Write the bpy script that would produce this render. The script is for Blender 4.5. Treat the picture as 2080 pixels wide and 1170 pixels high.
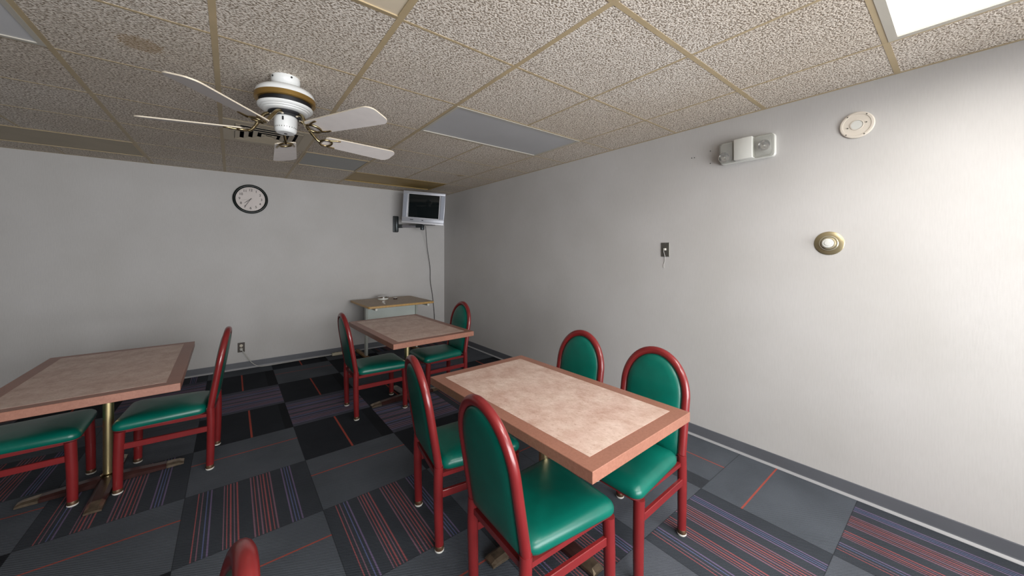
import bpy, bmesh, math, random
from mathutils import Vector, Matrix, Euler
PI = math.pi
random.seed(7)
scene = bpy.context.scene
for o in list(bpy.data.objects):
    bpy.data.objects.remove(o)
COL = scene.collection

# ------------------------------------------------------------------ camera
CAM = Vector((-2.8292, -5.4575, 1.4153))
cam_data = bpy.data.cameras.new('camera')
cam_data.sensor_width = 36.0
cam_data.lens = 12.5624
cam_data.shift_y = -0.03415
cam_data.clip_start = 0.02
cam = bpy.data.objects.new('camera', cam_data)
COL.objects.link(cam)
cam.location = CAM
cam.rotation_euler = (PI / 2, 0, -0.6657)
scene.camera = cam

# ------------------------------------------------------------------ world, exposure
world = bpy.data.worlds.new('world')
world.use_nodes = True
world.node_tree.nodes['Background'].inputs[0].default_value = (0.6, 0.7, 0.85, 1)
world.node_tree.nodes['Background'].inputs[1].default_value = 0.3
scene.world = world
scene.view_settings.view_transform = 'Standard'
scene.view_settings.look = 'None'
scene.view_settings.gamma = 1.0
scene.view_settings.use_curve_mapping = False
scene.view_settings.exposure = 0.10
LIT_PANEL = 3.0       # glow of the lit ceiling diffusers themselves
ADDED_PANEL = 3.0  # glow of the two unseen panels added behind the camera
TUBE_WATTS = {'near': 15.0, 'mid': 30.0, 'rear': 26.0}   # troffer light, kept downward by lenses; mid and rear are added unseen lamps
# daylight through the wide window in the wall behind the camera
WX0, WX1, WZ0, WZ1 = -4.0, -0.4, 0.30, 2.10
sun_area = bpy.data.lights.new('window_daylight', 'AREA')
sun_area.shape = 'RECTANGLE'; sun_area.size = WX1 - WX0 - 0.1; sun_area.size_y = WZ1 - WZ0 - 0.1
sun_area.energy = 270.0; sun_area.color = (0.97, 0.985, 1.0)
sun_obj = bpy.data.objects.new('window_daylight', sun_area); COL.objects.link(sun_obj)
sun_obj.location = ((WX0 + WX1) / 2, -7.68, (WZ0 + WZ1) / 2 - 0.05)
sun_obj.rotation_euler = (math.radians(106), 0, 0)

# ------------------------------------------------------------------ measures
T = 0.6096
H = 2.383
XL, XR, YF, YB = -7.6, 0.0, 0.0, -7.3      # left wall, right wall, far wall, wall behind
def AX(i): return -(0.4509 + T * (i - 1))
def BY(j): return -(0.3503 + T * (8 - j))

# ------------------------------------------------------------------ material helpers
class NT:
    def __init__(s, m):
        m.use_nodes = True
        s.t = m.node_tree; s.n = s.t.nodes; s.l = s.t.links
        s.b = s.n['Principled BSDF']
    def new(s, typ, **kw):
        nd = s.n.new(typ)
        for k, v in kw.items(): setattr(nd, k, v)
        return nd
    def inp(s, node, key, v):
        if hasattr(v, 'is_linked') or isinstance(v, bpy.types.NodeSocket): s.l.new(v, node.inputs[key])
        else: node.inputs[key].default_value = v
    def math(s, op, a, b=0.0, c=None):
        nd = s.new('ShaderNodeMath', operation=op)
        s.inp(nd, 0, a); s.inp(nd, 1, b)
        if c is not None: s.inp(nd, 2, c)
        return nd.outputs[0]
    def mix(s, f, a, b, mode='MIX'):
        nd = s.new('ShaderNodeMix', data_type='RGBA', blend_type=mode)
        s.inp(nd, 0, f); s.inp(nd, 6, a); s.inp(nd, 7, b)
        return nd.outputs[2]
    def ramp(s, f, stops, interp='LINEAR'):
        nd = s.new('ShaderNodeValToRGB'); cr = nd.color_ramp; cr.interpolation = interp
        cr.elements[0].position = stops[0][0]; cr.elements[0].color = stops[0][1]
        cr.elements[1].position = stops[-1][0]; cr.elements[1].color = stops[-1][1]
        for p, c in stops[1:-1]:
            e = cr.elements.new(p); e.color = c
        s.inp(nd, 0, f)
        return nd.outputs[0]
    def coord(s, out='Object', scale=(1, 1, 1), rot=(0, 0, 0)):
        tc = s.new('ShaderNodeTexCoord'); mp = s.new('ShaderNodeMapping')
        s.l.new(tc.outputs[out], mp.inputs[0])
        mp.inputs['Scale'].default_value = scale; mp.inputs['Rotation'].default_value = rot
        return mp.outputs[0]
    def noise(s, vec, scale, detail=2, rough=0.5):
        nd = s.new('ShaderNodeTexNoise'); s.l.new(vec, nd.inputs['Vector'])
        nd.inputs['Scale'].default_value = scale; nd.inputs['Detail'].default_value = detail
        nd.inputs['Roughness'].default_value = rough
        return nd.outputs[0]
    def bump(s, h, strength=0.3, dist=0.002):
        nd = s.new('ShaderNodeBump'); s.l.new(h, nd.inputs['Height'])
        nd.inputs['Strength'].default_value = strength; nd.inputs['Distance'].default_value = dist
        s.l.new(nd.outputs[0], s.b.inputs['Normal'])
def C4(c): return (c[0], c[1], c[2], 1.0)
MATS = {}
def simple(name, col, rough=0.5, metal=0.0, spec=0.5, coat=0.0, var=0.0, vscale=20, bump=0.0, bscale=200, emit=None, es=0.0):
    m = bpy.data.materials.new(name); t = NT(m); b = t.b
    b.inputs['Base Color'].default_value = C4(col); b.inputs['Roughness'].default_value = rough
    b.inputs['Metallic'].default_value = metal; b.inputs['Specular IOR Level'].default_value = spec
    b.inputs['Coat Weight'].default_value = coat; b.inputs['Coat Roughness'].default_value = 0.12
    v = t.coord()
    if var > 0:
        n = t.noise(v, vscale, 4)
        d = tuple(max(0, c * (1 - var)) for c in col); u = tuple(min(1, c * (1 + var)) for c in col)
        t.l.new(t.ramp(n, [(0.3, C4(d)), (0.7, C4(u))]), b.inputs['Base Color'])
    if bump > 0: t.bump(t.noise(v, bscale, 3), bump, 0.001)
    if emit:
        b.inputs['Emission Color'].default_value = C4(emit); b.inputs['Emission Strength'].default_value = es
    MATS[name] = m
    return m

M_red = simple('red_enamel', (0.165, 0.013, 0.014), 0.30, coat=0.35, var=0.10, vscale=9, bump=0.04, bscale=60)
M_green = simple('green_vinyl', (0.0, 0.105, 0.075), 0.34, var=0.10, vscale=12, bump=0.10, bscale=420)
M_welt = simple('red_welt', (0.14, 0.012, 0.014), 0.5)
M_rust = simple('tarnished_ferrule', (0.10, 0.055, 0.03), 0.45, metal=0.5, var=0.4, vscale=60)
M_glide = simple('white_glide', (0.62, 0.60, 0.55), 0.5)
M_brass = simple('polished_brass', (0.78, 0.64, 0.34), 0.36, metal=1.0, var=0.10, vscale=6)
M_brass_dk = simple('aged_brass', (0.34, 0.27, 0.15), 0.25, metal=1.0, var=0.2)
M_brassband = simple('brass_band', (0.33, 0.20, 0.055), 0.35, metal=0.7)
M_base = simple('dark_wood_grain_base', (0.040, 0.016, 0.014), 0.32, metal=0.3, var=0.35, vscale=14)
M_tip = simple('metal_base_tip', (0.22, 0.17, 0.12), 0.35, metal=0.8, var=0.3, vscale=30)
M_white = simple('white_enamel', (0.72, 0.73, 0.72), 0.28, coat=0.3)
M_whitepl = simple('white_plastic', (0.66, 0.66, 0.62), 0.4)
M_cream = simple('cream_plate', (0.68, 0.62, 0.54), 0.5)
M_blade = simple('fan_blade_white', (0.74, 0.69, 0.66), 0.55, var=0.03)
M_bladeedge = simple('fan_blade_edge', (0.66, 0.58, 0.46), 0.6)
M_black = simple('black_gap', (0.006, 0.006, 0.008), 0.5)
M_blackpl = simple('black_plastic', (0.003, 0.007, 0.006), 0.22, spec=0.35)
M_silver = simple('silver_plastic', (0.42, 0.43, 0.47), 0.38, metal=0.25)
M_silver2 = simple('silver_plastic_light', (0.62, 0.62, 0.65), 0.35, metal=0.2)
M_grille = simple('speaker_grille', (0.30, 0.32, 0.37), 0.5, metal=0.3, bump=0.4, bscale=900)
M_screen = simple('dark_crt_glass', (0.005, 0.008, 0.009), 0.06, spec=0.6)
M_tvback = simple('dark_tv_housing', (0.05, 0.05, 0.055), 0.5)
M_gun = simple('gunmetal_bracket', (0.075, 0.085, 0.09), 0.38, metal=0.6)
M_armgrey = simple('grey_arm', (0.24, 0.23, 0.25), 0.45, metal=0.2)
M_cordblk = simple('black_cord', (0.012, 0.012, 0.012), 0.5)
M_cordwht = simple('white_cord', (0.46, 0.45, 0.42), 0.5)
M_sidetop = simple('brown_laminate', (0.33, 0.24, 0.155), 0.45, var=0.12, vscale=30)
M_sideedge = simple('oak_edge', (0.48, 0.29, 0.10), 0.4, var=0.15, vscale=40)
M_sideleg = simple('pale_green_steel', (0.44, 0.46, 0.42), 0.42)
M_sidepan = simple('pale_panel', (0.55, 0.60, 0.56), 0.45)
M_foot = simple('wood_foot', (0.25, 0.14, 0.05), 0.45, var=0.2)
M_strip = simple('beige_power_strip', (0.48, 0.43, 0.31), 0.5)
M_plate = simple('brushed_plate', (0.17, 0.165, 0.145), 0.4, metal=0.7)
M_outlet = simple('brown_outlet_plate', (0.045, 0.032, 0.022), 0.4)
M_ivory = simple('ivory_receptacle', (0.62, 0.56, 0.45), 0.45)
M_chrome = simple('chrome', (0.75, 0.75, 0.76), 0.12, metal=1.0)
M_pan = simple('grey_recess', (0.50, 0.50, 0.47), 0.4)
M_dark = simple('dark_slot', (0.02, 0.02, 0.02), 0.7)
M_ink = simple('clock_ink', (0.03, 0.022, 0.02), 0.6)
M_inkf = simple('faint_ink', (0.2, 0.17, 0.16), 0.6)
M_clockface = simple('clock_face', (0.66, 0.60, 0.57), 0.6)
M_grid = simple('yellowed_grid', (0.43, 0.335, 0.20), 0.5, var=0.08, vscale=5)
M_gridnew = simple('grid_white', (0.45, 0.42, 0.36), 0.45)
M_diffoff = simple('grey_diffuser', (0.42, 0.42, 0.43), 0.35, var=0.04, vscale=3)
M_diffoff2 = simple('pale_diffuser', (0.55, 0.55, 0.56), 0.35)
M_graypan = simple('grey_speckle_panel', (0.38, 0.38, 0.365), 0.7, var=0.12, vscale=180)
M_brownpan = simple('yellowed_panel', (0.32, 0.215, 0.07), 0.5, var=0.08, vscale=4)
M_tanpan = simple('tan_smooth_panel', (0.62, 0.53, 0.40), 0.6, var=0.05, vscale=4)
M_taupepan = simple('taupe_panel', (0.36, 0.30, 0.21), 0.55, var=0.06, vscale=4)
M_vent = simple('beige_vent', (0.50, 0.43, 0.32), 0.5)
M_lit = simple('lit_diffuser', (0.8, 0.8, 0.8), 0.5, emit=(1.0, 0.965, 0.91), es=LIT_PANEL)
M_litadded = simple('lit_diffuser_added', (0.8, 0.8, 0.8), 0.5, emit=(1.0, 0.965, 0.92), es=ADDED_PANEL)

def mat_base(name, col):
    m = bpy.data.materials.new(name); t = NT(m); b = t.b
    b.inputs['Base Color'].default_value = C4(col); b.inputs['Roughness'].default_value = 0.5
    v = t.coord('Object')
    return m

def mat_wall():
    m = bpy.data.materials.new('linen_wallpaper'); t = NT(m); b = t.b
    v = t.coord('Object', (1, 1, 0.10)); v2 = t.coord('Object', (1, 1, 1))
    n1 = t.noise(v, 170, 3); n2 = t.noise(v2, 2.0, 3); n3 = t.noise(v2, 240, 2)
    base = t.ramp(n2, [(0.3, (0.50, 0.485, 0.47, 1)), (0.7, (0.54, 0.525, 0.515, 1))])
    fine = t.ramp(n1, [(0.35, (0.965, 0.965, 0.965, 1)), (0.65, (1.0, 1.0, 1.0, 1))])
    t.l.new(t.mix(1.0, base, fine, 'MULTIPLY'), b.inputs['Base Color'])
    b.inputs['Roughness'].default_value = 0.62; b.inputs['Specular IOR Level'].default_value = 0.3
    t.bump(t.math('ADD', n1, t.math('MULTIPLY', n3, 0.5)), 0.25, 0.0015)
    return m
def mat_ceiling():
    m = bpy.data.materials.new('textured_ceiling_tile'); t = NT(m); b = t.b
    v = t.coord('Object', (1.0, 1.35, 1), (0, 0, 0.5)); v1 = t.coord('Object')
    n1 = t.noise(v, 104, 2.5, 0.6)
    n0 = t.noise(v1, 260, 2); nb = t.noise(v1, 1.1, 3)
    pit = t.ramp(n1, [(0.40, (0.0, 0.0, 0.0, 1)), (0.55, (1, 1, 1, 1))])
    big = t.ramp(nb, [(0.3, (0.74, 0.655, 0.56, 1)), (0.7, (0.84, 0.775, 0.70, 1))])
    c = t.mix(pit, (0.24, 0.19, 0.14, 1), big)
    sp = t.ramp(n0, [(0.35, (0.88, 0.88, 0.88, 1)), (0.6, (1.03, 1.03, 1.03, 1))])
    c = t.mix(1.0, c, sp, 'MULTIPLY')
    # two water stains
    sep = t.new('ShaderNodeSeparateXYZ'); t.l.new(v1, sep.inputs[0])
    st = None
    for (sx, sy, sr) in ((-3.16, -3.09, 0.075), (-0.575, -1.54, 0.05)):
        dx = t.math('SUBTRACT', sep.outputs[0], sx); dy = t.math('SUBTRACT', sep.outputs[1], sy)
        r = t.math('SQRT', t.math('ADD', t.math('MULTIPLY', dx, dx), t.math('MULTIPLY', dy, dy)))
        r = t.math('ADD', r, t.math('MULTIPLY', t.math('SUBTRACT', n1, 0.5), 0.12))
        f = t.math('LESS_THAN', r, sr)
        st = f if st is None else t.math('MAXIMUM', st, f)
    c = t.mix(t.math('MULTIPLY', st, 0.45), c, (0.30, 0.18, 0.06, 1))
    t.l.new(c, b.inputs['Base Color'])
    b.inputs['Roughness'].default_value = 0.9; b.inputs['Specular IOR Level'].default_value = 0.1
    t.bump(n1, 0.9, 0.006)
    return m
def mat_carpet(kind):
    m = bpy.data.materials.new('carpet_' + kind); t = NT(m); b = t.b
    uv = t.coord('UV'); sep = t.new('ShaderNodeSeparateXYZ'); t.l.new(uv, sep.inputs[0])
    vo = t.coord('Object')
    n = t.noise(vo, 330, 2); nl = t.noise(vo, 3, 3)
    # loop weave
    wv = t.new('ShaderNodeTexWave', wave_type='BANDS', bands_direction='DIAGONAL')
    t.l.new(t.coord('UV'), wv.inputs[0]); wv.inputs['Scale'].default_value = 34; wv.inputs['Distortion'].default_value = 0.6
    base = {'stripe': (0.044, 0.050, 0.060), 'stripe_pale': (0.072, 0.076, 0.100), 'medium': (0.080, 0.090, 0.106), 'plain': (0.082, 0.090, 0.106), 'dark': (0.022, 0.025, 0.031)}[kind]
    c = t.mix(t.math('MULTIPLY', n, 1.0), C4([k * 0.62 for k in base]), C4([k * 1.38 for k in base]))
    amp = 0.55 if kind.startswith('stripe') else 0.22
    w = t.math('ADD', t.math('MULTIPLY', wv.outputs['Fac'], amp), 1 - amp / 2)
    c = t.mix(1.0, c, t.mix(w, (0, 0, 0, 1), (1, 1, 1, 1)), 'MULTIPLY')
    R = (0.19, 0.028, 0.026); P = (0.125, 0.045, 0.065); B = (0.05, 0.058, 0.15); V = (0.085, 0.052, 0.115)
    def stripes(lst, wd=0.0060):
        st = [(0.0, (0, 0, 0, 1))]
        for u, col in lst:
            st.append((u - wd, C4(col))); st.append((u + wd, (0, 0, 0, 1)))
        return st
    if kind == 'stripe':
        l1 = [(0.10, R), (0.13, P), (0.165, B), (0.195, V), (0.29, P), (0.315, R), (0.34, R), (0.365, P), (0.39, R)]
        l2 = [(0.50, P), (0.525, R), (0.555, P), (0.58, R), (0.605, R), (0.635, R), (0.66, P), (0.765, V), (0.79, B), (0.815, B), (0.84, V)]
    elif kind == 'stripe_pale':
        l1 = [(0.10, V), (0.15, P), (0.20, P), (0.25, V), (0.33, B), (0.38, P), (0.42, P)]
        l2 = [(0.52, P), (0.56, V), (0.60, P), (0.70, V), (0.74, B), (0.80, P), (0.86, V)]
    else:
        l1 = l2 = None
    if l1:
        r1 = t.ramp(sep.outputs[0], stripes(l1, 0.0048 if kind == 'stripe' else 0.010), 'CONSTANT')
        r2 = t.ramp(sep.outputs[0], stripes(l2, 0.0048 if kind == 'stripe' else 0.010), 'CONSTANT')
        s = t.mix(1.0, r1, r2, 'ADD')
        # dashed look of the loops
        s = t.mix(1.0, s, t.mix(w, (0.25, 0.25, 0.25, 1), (1.25, 1.25, 1.25, 1)), 'MULTIPLY')
        c = t.mix(1.0, c, s, 'ADD')
    elif kind in ('medium', 'dark'):
        d = t.math('ABSOLUTE', t.math('SUBTRACT', sep.outputs[1], 0.64))
        f = t.math('LESS_THAN', d, 0.008 if kind == 'medium' else 0.011)
        c = t.mix(t.math('MULTIPLY', f, 0.85), c, (0.36, 0.07, 0.05, 1))
    # tile joint
    e = None
    for k in (0, 1):
        a = t.math('MINIMUM', sep.outputs[k], t.math('SUBTRACT', 1.0, sep.outputs[k]))
        e = a if e is None else t.math('MINIMUM', e, a)
    c = t.mix(t.math('MULTIPLY', t.math('LESS_THAN', e, 0.003), 0.55), c, (0.01, 0.01, 0.012, 1))
    # soft traffic wear
    c = t.mix(1.0, c, t.ramp(nl, [(0.3, (0.85, 0.85, 0.85, 1)), (0.7, (1.1, 1.1, 1.1, 1))]), 'MULTIPLY')
    t.l.new(c, b.inputs['Base Color'])
    b.inputs['Roughness'].default_value = 0.95; b.inputs['Specular IOR Level'].default_value = 0.08
    t.bump(t.math('ADD', n, wv.outputs['Fac']), 0.4, 0.003)
    return m
def mat_laminate():
    m = bpy.data.materials.new('mottled_laminate'); t = NT(m); b = t.b
    v = t.coord('Object'); v2 = t.coord('Object', (1.4, 1, 1), (0, 0, 0.7))
    n = t.noise(v, 7, 6, 0.65); n2 = t.noise(v2, 60, 4, 0.7); n3 = t.noise(v2, 16, 6, 0.75)
    c = t.ramp(n, [(0.32, (0.52, 0.36, 0.30, 1)), (0.5, (0.60, 0.45, 0.385, 1)), (0.68, (0.66, 0.53, 0.46, 1))])
    c = t.mix(0.7, c, t.ramp(n3, [(0.35, (0.72, 0.62, 0.56, 1)), (0.6, (1.0, 1.0, 1.0, 1))]), 'MULTIPLY')
    c = t.mix(1.0, c, t.ramp(n2, [(0.33, (0.80, 0.74, 0.70, 1)), (0.45, (1, 1, 1, 1))]), 'MULTIPLY')
    t.l.new(c, b.inputs['Base Color'])
    b.inputs['Roughness'].default_value = 0.42; b.inputs['Specular IOR Level'].default_value = 0.4
    return m
def mat_edge():
    m = bpy.data.materials.new('brick_laminate'); t = NT(m); b = t.b
    v = t.coord('Object'); n = t.noise(v, 90, 4, 0.7); n2 = t.noise(v, 5, 3)
    c = t.ramp(n, [(0.3, (0.245, 0.105, 0.070, 1)), (0.7, (0.315, 0.145, 0.10, 1))])
    c = t.mix(1.0, c, t.ramp(n2, [(0.3, (0.92, 0.92, 0.92, 1)), (0.7, (1.05, 1.05, 1.05, 1))]), 'MULTIPLY')
    t.l.new(c, b.inputs['Base Color'])
    b.inputs['Roughness'].default_value = 0.38
    return m
def mat_clear():
    m = bpy.data.materials.new('ribbed_clear_lens'); m.use_nodes = True
    nt = m.node_tree; nt.nodes.remove(nt.nodes['Principled BSDF'])
    out = nt.nodes['Material Output']; mx = nt.nodes.new('ShaderNodeMixShader')
    tr = nt.nodes.new('ShaderNodeBsdfTransparent'); gl = nt.nodes.new('ShaderNodeBsdfPrincipled')
    gl.inputs['Base Color'].default_value = (0.5, 0.5, 0.48, 1); gl.inputs['Roughness'].default_value = 0.12
    tr.inputs[0].default_value = (0.9, 0.9, 0.88, 1)
    wv = nt.nodes.new('ShaderNodeTexWave'); wv.bands_direction = 'Z'; wv.inputs['Scale'].default_value = 26
    tc = nt.nodes.new('ShaderNodeTexCoord'); nt.links.new(tc.outputs['Object'], wv.inputs[0])
    mr = nt.nodes.new('ShaderNodeMapRange'); mr.inputs[3].default_value = 0.05; mr.inputs[4].default_value = 0.35
    nt.links.new(wv.outputs['Fac'], mr.inputs[0]); nt.links.new(mr.outputs[0], mx.inputs[0])
    nt.links.new(tr.outputs[0], mx.inputs[1]); nt.links.new(gl.outputs[0], mx.inputs[2]); nt.links.new(mx.outputs[0], out.inputs[0])
    return m
def mat_glass():
    m = bpy.data.materials.new('clock_glass'); m.use_nodes = True
    nt = m.node_tree; nt.nodes.remove(nt.nodes['Principled BSDF'])
    out = nt.nodes['Material Output']; mx = nt.nodes.new('ShaderNodeMixShader')
    tr = nt.nodes.new('ShaderNodeBsdfTransparent'); gl = nt.nodes.new('ShaderNodeBsdfGlossy')
    gl.inputs['Roughness'].default_value = 0.05; lw = nt.nodes.new('ShaderNodeFresnel'); lw.inputs[0].default_value = 1.45
    nt.links.new(lw.outputs[0], mx.inputs[0]); nt.links.new(tr.outputs[0], mx.inputs[1]); nt.links.new(gl.outputs[0], mx.inputs[2]); nt.links.new(mx.outputs[0], out.inputs[0])
    return m
M_wall = mat_wall(); M_ceil = mat_ceiling(); M_lam = mat_laminate(); M_edge = mat_edge(); M_clear = mat_clear(); M_glass = mat_glass()
M_baseb = simple('grey_vinyl_base', (0.115, 0.12, 0.135), 0.45, var=0.06, vscale=4)
M_baselip = simple('pale_base_lip', (0.33, 0.33, 0.34), 0.35)
CARPET = {k: mat_carpet(k) for k in ('stripe', 'stripe_pale', 'medium', 'plain', 'dark')}

# ------------------------------------------------------------------ mesh helpers
def obj(name, bm, mat, parent=None, smooth=None, loc=None, rot=None, kind=None):
    me = bpy.data.meshes.new(name)
    bmesh.ops.recalc_face_normals(bm, faces=bm.faces[:])
    bm.to_mesh(me); bm.free()
    for m in (mat if isinstance(mat, (list, tuple)) else [mat]): me.materials.append(m)
    if smooth is not None:
        for p in me.polygons: p.use_smooth = True
        me.set_sharp_from_angle(angle=math.radians(smooth))
    o = bpy.data.objects.new(name, me); COL.objects.link(o)
    if parent is not None: o.parent = parent
    if loc is not None: o.location = loc
    if rot is not None: o.rotation_euler = rot
    if kind: o['kind'] = kind
    return o
def tag(o, label, cat, group=None):
    o['label'] = label; o['category'] = cat
    if group: o['group'] = group
    return o
def thing(name, label, cat, loc=(0, 0, 0), rot=(0, 0, 0), group=None):
    o = bpy.data.objects.new(name, None); COL.objects.link(o)
    o.empty_display_size = 0.1
    o.location = loc; o.rotation_euler = rot
    return tag(o, label, cat, group)
def box(bm, x0, x1, y0, y1, z0, z1, bev=0.0, seg=2, mi=0):
    r = bmesh.ops.create_cube(bm, size=1.0)
    vs = r['verts']
    for v in vs:
        v.co.x = x0 + (v.co.x + 0.5) * (x1 - x0); v.co.y = y0 + (v.co.y + 0.5) * (y1 - y0); v.co.z = z0 + (v.co.z + 0.5) * (z1 - z0)
    if bev > 0:
        es = list({e for v in vs for e in v.link_edges})
        bmesh.ops.bevel(bm, geom=es, offset=bev, segments=seg, profile=0.5, affect='EDGES')
    return vs
def bx(*a, **k):
    bm = bmesh.new(); box(bm, *a, **k); return bm
def lathe(bm, prof, n=48, mat=Matrix.Identity(4), cap=True):
    rings = []
    for r, z in prof:
        rings.append([bm.verts.new(mat @ Vector((r * math.cos(2 * PI * i / n), r * math.sin(2 * PI * i / n), z))) for i in range(n)])
    for a, b in zip(rings, rings[1:]):
        for i in range(n):
            bm.faces.new((a[i], a[(i + 1) % n], b[(i + 1) % n], b[i]))
    if cap:
        for rg in (rings[0], rings[-1]):
            try: bm.faces.new(rg)
            except ValueError: pass
def lt(prof, n=48, mat=Matrix.Identity(4), cap=True):
    bm = bmesh.new(); lathe(bm, prof, n, mat, cap); return bm
def tube(bm, pts, r, n=12, closed=False, sx=1.0, ref=None):
    pts = [Vector(p) for p in pts]; N = len(pts); rr = r if isinstance(r, (list, tuple)) else [r] * N
    tans = []
    for i in range(N):
        a = pts[(i - 1) % N] if (closed or i > 0) else pts[i]
        b = pts[(i + 1) % N] if (closed or i < N - 1) else pts[i]
        tans.append((b - a).normalized())
    up = Vector(ref) if ref else (Vector((0, 0, 1)) if abs(tans[0].z) < 0.9 else Vector((1, 0, 0)))
    nrm = (up - tans[0] * up.dot(tans[0])).normalized()
    rings = []
    for i in range(N):
        nrm = (nrm - tans[i] * nrm.dot(tans[i])).normalized()
        bn = tans[i].cross(nrm)
        rings.append([bm.verts.new(pts[i] + nrm * (rr[i] * sx * math.cos(2 * PI * k / n)) + bn * (rr[i] * math.sin(2 * PI * k / n))) for k in range(n)])
    m = N if closed else N - 1
    for i in range(m):
        a, b = rings[i], rings[(i + 1) % N]
        for k in range(n): bm.faces.new((a[k], a[(k + 1) % n], b[(k + 1) % n], b[k]))
    if not closed:
        bm.faces.new(rings[0]); bm.faces.new(rings[-1])
def tb(*a, **k):
    bm = bmesh.new(); tube(bm, *a, **k); return bm
def smoothpath(ctrl, per=8):
    P = [Vector(c) for c in ctrl]; out = []
    P = [P[0] * 2 - P[1]] + P + [P[-1] * 2 - P[-2]]
    for i in range(1, len(P) - 2):
        for k in range(per):
            t = k / per
            a, b, c, d = P[i - 1], P[i], P[i + 1], P[i + 2]
            out.append(0.5 * ((2 * b) + (c - a) * t + (2 * a - 5 * b + 4 * c - d) * t * t + (3 * b - a - 3 * c + d) * t ** 3))
    out.append(P[-2]); return out
def shell(outline, rings, f=None):
    """outline: list of 2D points; rings: (inset, height). Makes a closed padded solid."""
    bm = bmesh.new(); n = len(outline)
    cx = sum(p[0] for p in outline) / n; cy = sum(p[1] for p in outline) / n
    hw = max(abs(p[0] - cx) for p in outline); hh = max(abs(p[1] - cy) for p in outline)
    prev = None; first = None
    for ins, h in rings:
        sx = 1 - ins / hw; sy = 1 - ins / hh
        rg = []
        for p in outline:
            q = (cx + (p[0] - cx) * sx, cy + (p[1] - cy) * sy, h)
            rg.append(bm.verts.new(f(q) if f else q))
        if prev:
            for i in range(n): bm.faces.new((prev[i], prev[(i + 1) % n], rg[(i + 1) % n], rg[i]))
        else: first = rg
        prev = rg
    bm.faces.new(first); bm.faces.new(prev)
    return bm
def rrect(x0, x1, y0, y1, r, n=6, taper=None):
    pts = []
    for cx, cy, a0 in ((x1 - r, y1 - r, 0), (x0 + r, y1 - r, PI / 2), (x0 + r, y0 + r, PI), (x1 - r, y0 + r, 1.5 * PI)):
        for k in range(n + 1):
            a = a0 + PI / 2 * k / n
            pts.append((cx + r * math.cos(a), cy + r * math.sin(a)))
    return pts

# ------------------------------------------------------------------ the room
WT = 0.12
obj('wall_right', bx(XR, XR + WT, YB - WT, YF + WT, 0, H + 0.10), M_wall, kind='structure')
wall_r = bpy.data.objects['wall_right']
obj('wall_far', bx(XL - WT, XR, YF, YF + WT, 0, H + 0.10), M_wall, kind='structure')
obj('wall_left', bx(XL - WT, XL, YB - WT, YF, 0, H + 0.10), M_wall, kind='structure')
bm = bmesh.new()
for a in ((XL, WX0, 0, H + 0.10), (WX1, XR, 0, H + 0.10), (WX0, WX1, 0, WZ0), (WX0, WX1, WZ1, H + 0.10)): box(bm, a[0], a[1], YB - WT, YB, a[2], a[3])
obj('wall_near', bm, M_wall, kind='structure')
bm = bmesh.new(); fw = 0.045
for a in ((WX0, WX1, WZ0, WZ0 + fw), (WX0, WX1, WZ1 - fw, WZ1), (WX0, WX0 + fw, WZ0, WZ1), (WX1 - fw, WX1, WZ0, WZ1), (-3.12, -3.08, WZ0, WZ1), (-1.82, -1.78, WZ0, WZ1)): box(bm, a[0], a[1], YB - 0.05, YB + 0.01, a[2], a[3])
win = obj('window_1', bm, M_whitepl, kind='structure')
obj('window_glass', bx(WX0 + 0.02, WX1 - 0.02, YB - 0.03, YB - 0.026, WZ0 + 0.02, WZ1 - 0.02), M_glass, win)
def baseboard(name, pts_dir, length, loc, rotz):
    # profile in local (y out from wall, z)
    bm = bmesh.new()
    prof = [(0, 0), (0.014, 0), (0.012, 0.004), (0.005, 0.014), (0.0035, 0.02), (0.0035, 0.082), (0.002, 0.086), (0, 0.086)]
    a = [bm.verts.new((0, y, z)) for y, z in prof]; b = [bm.verts.new((length, y, z)) for y, z in prof]
    n = len(prof)
    for i in range(n):
        f = bm.faces.new((a[i], a[(i + 1) % n], b[(i + 1) % n], b[i]))
        f.material_index = 1 if i in (1, 2) else 0
    bm.faces.new(a); bm.faces.new(b)
    return obj(name, bm, [M_baseb, M_baselip], loc=loc, rot=(0, 0, rotz), kind='structure')
baseboard('baseboard_far', None, XR - XL, (XR, YF, 0), PI)
baseboard('baseboard_right', None, YF - YB, (XR, YB, 0), PI / 2)
baseboard('baseboard_left', None, YF - YB, (XL, YF, 0), -PI / 2)
baseboard('baseboard_near', None, XR - XL, (XL, YB, 0), 0)

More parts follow.
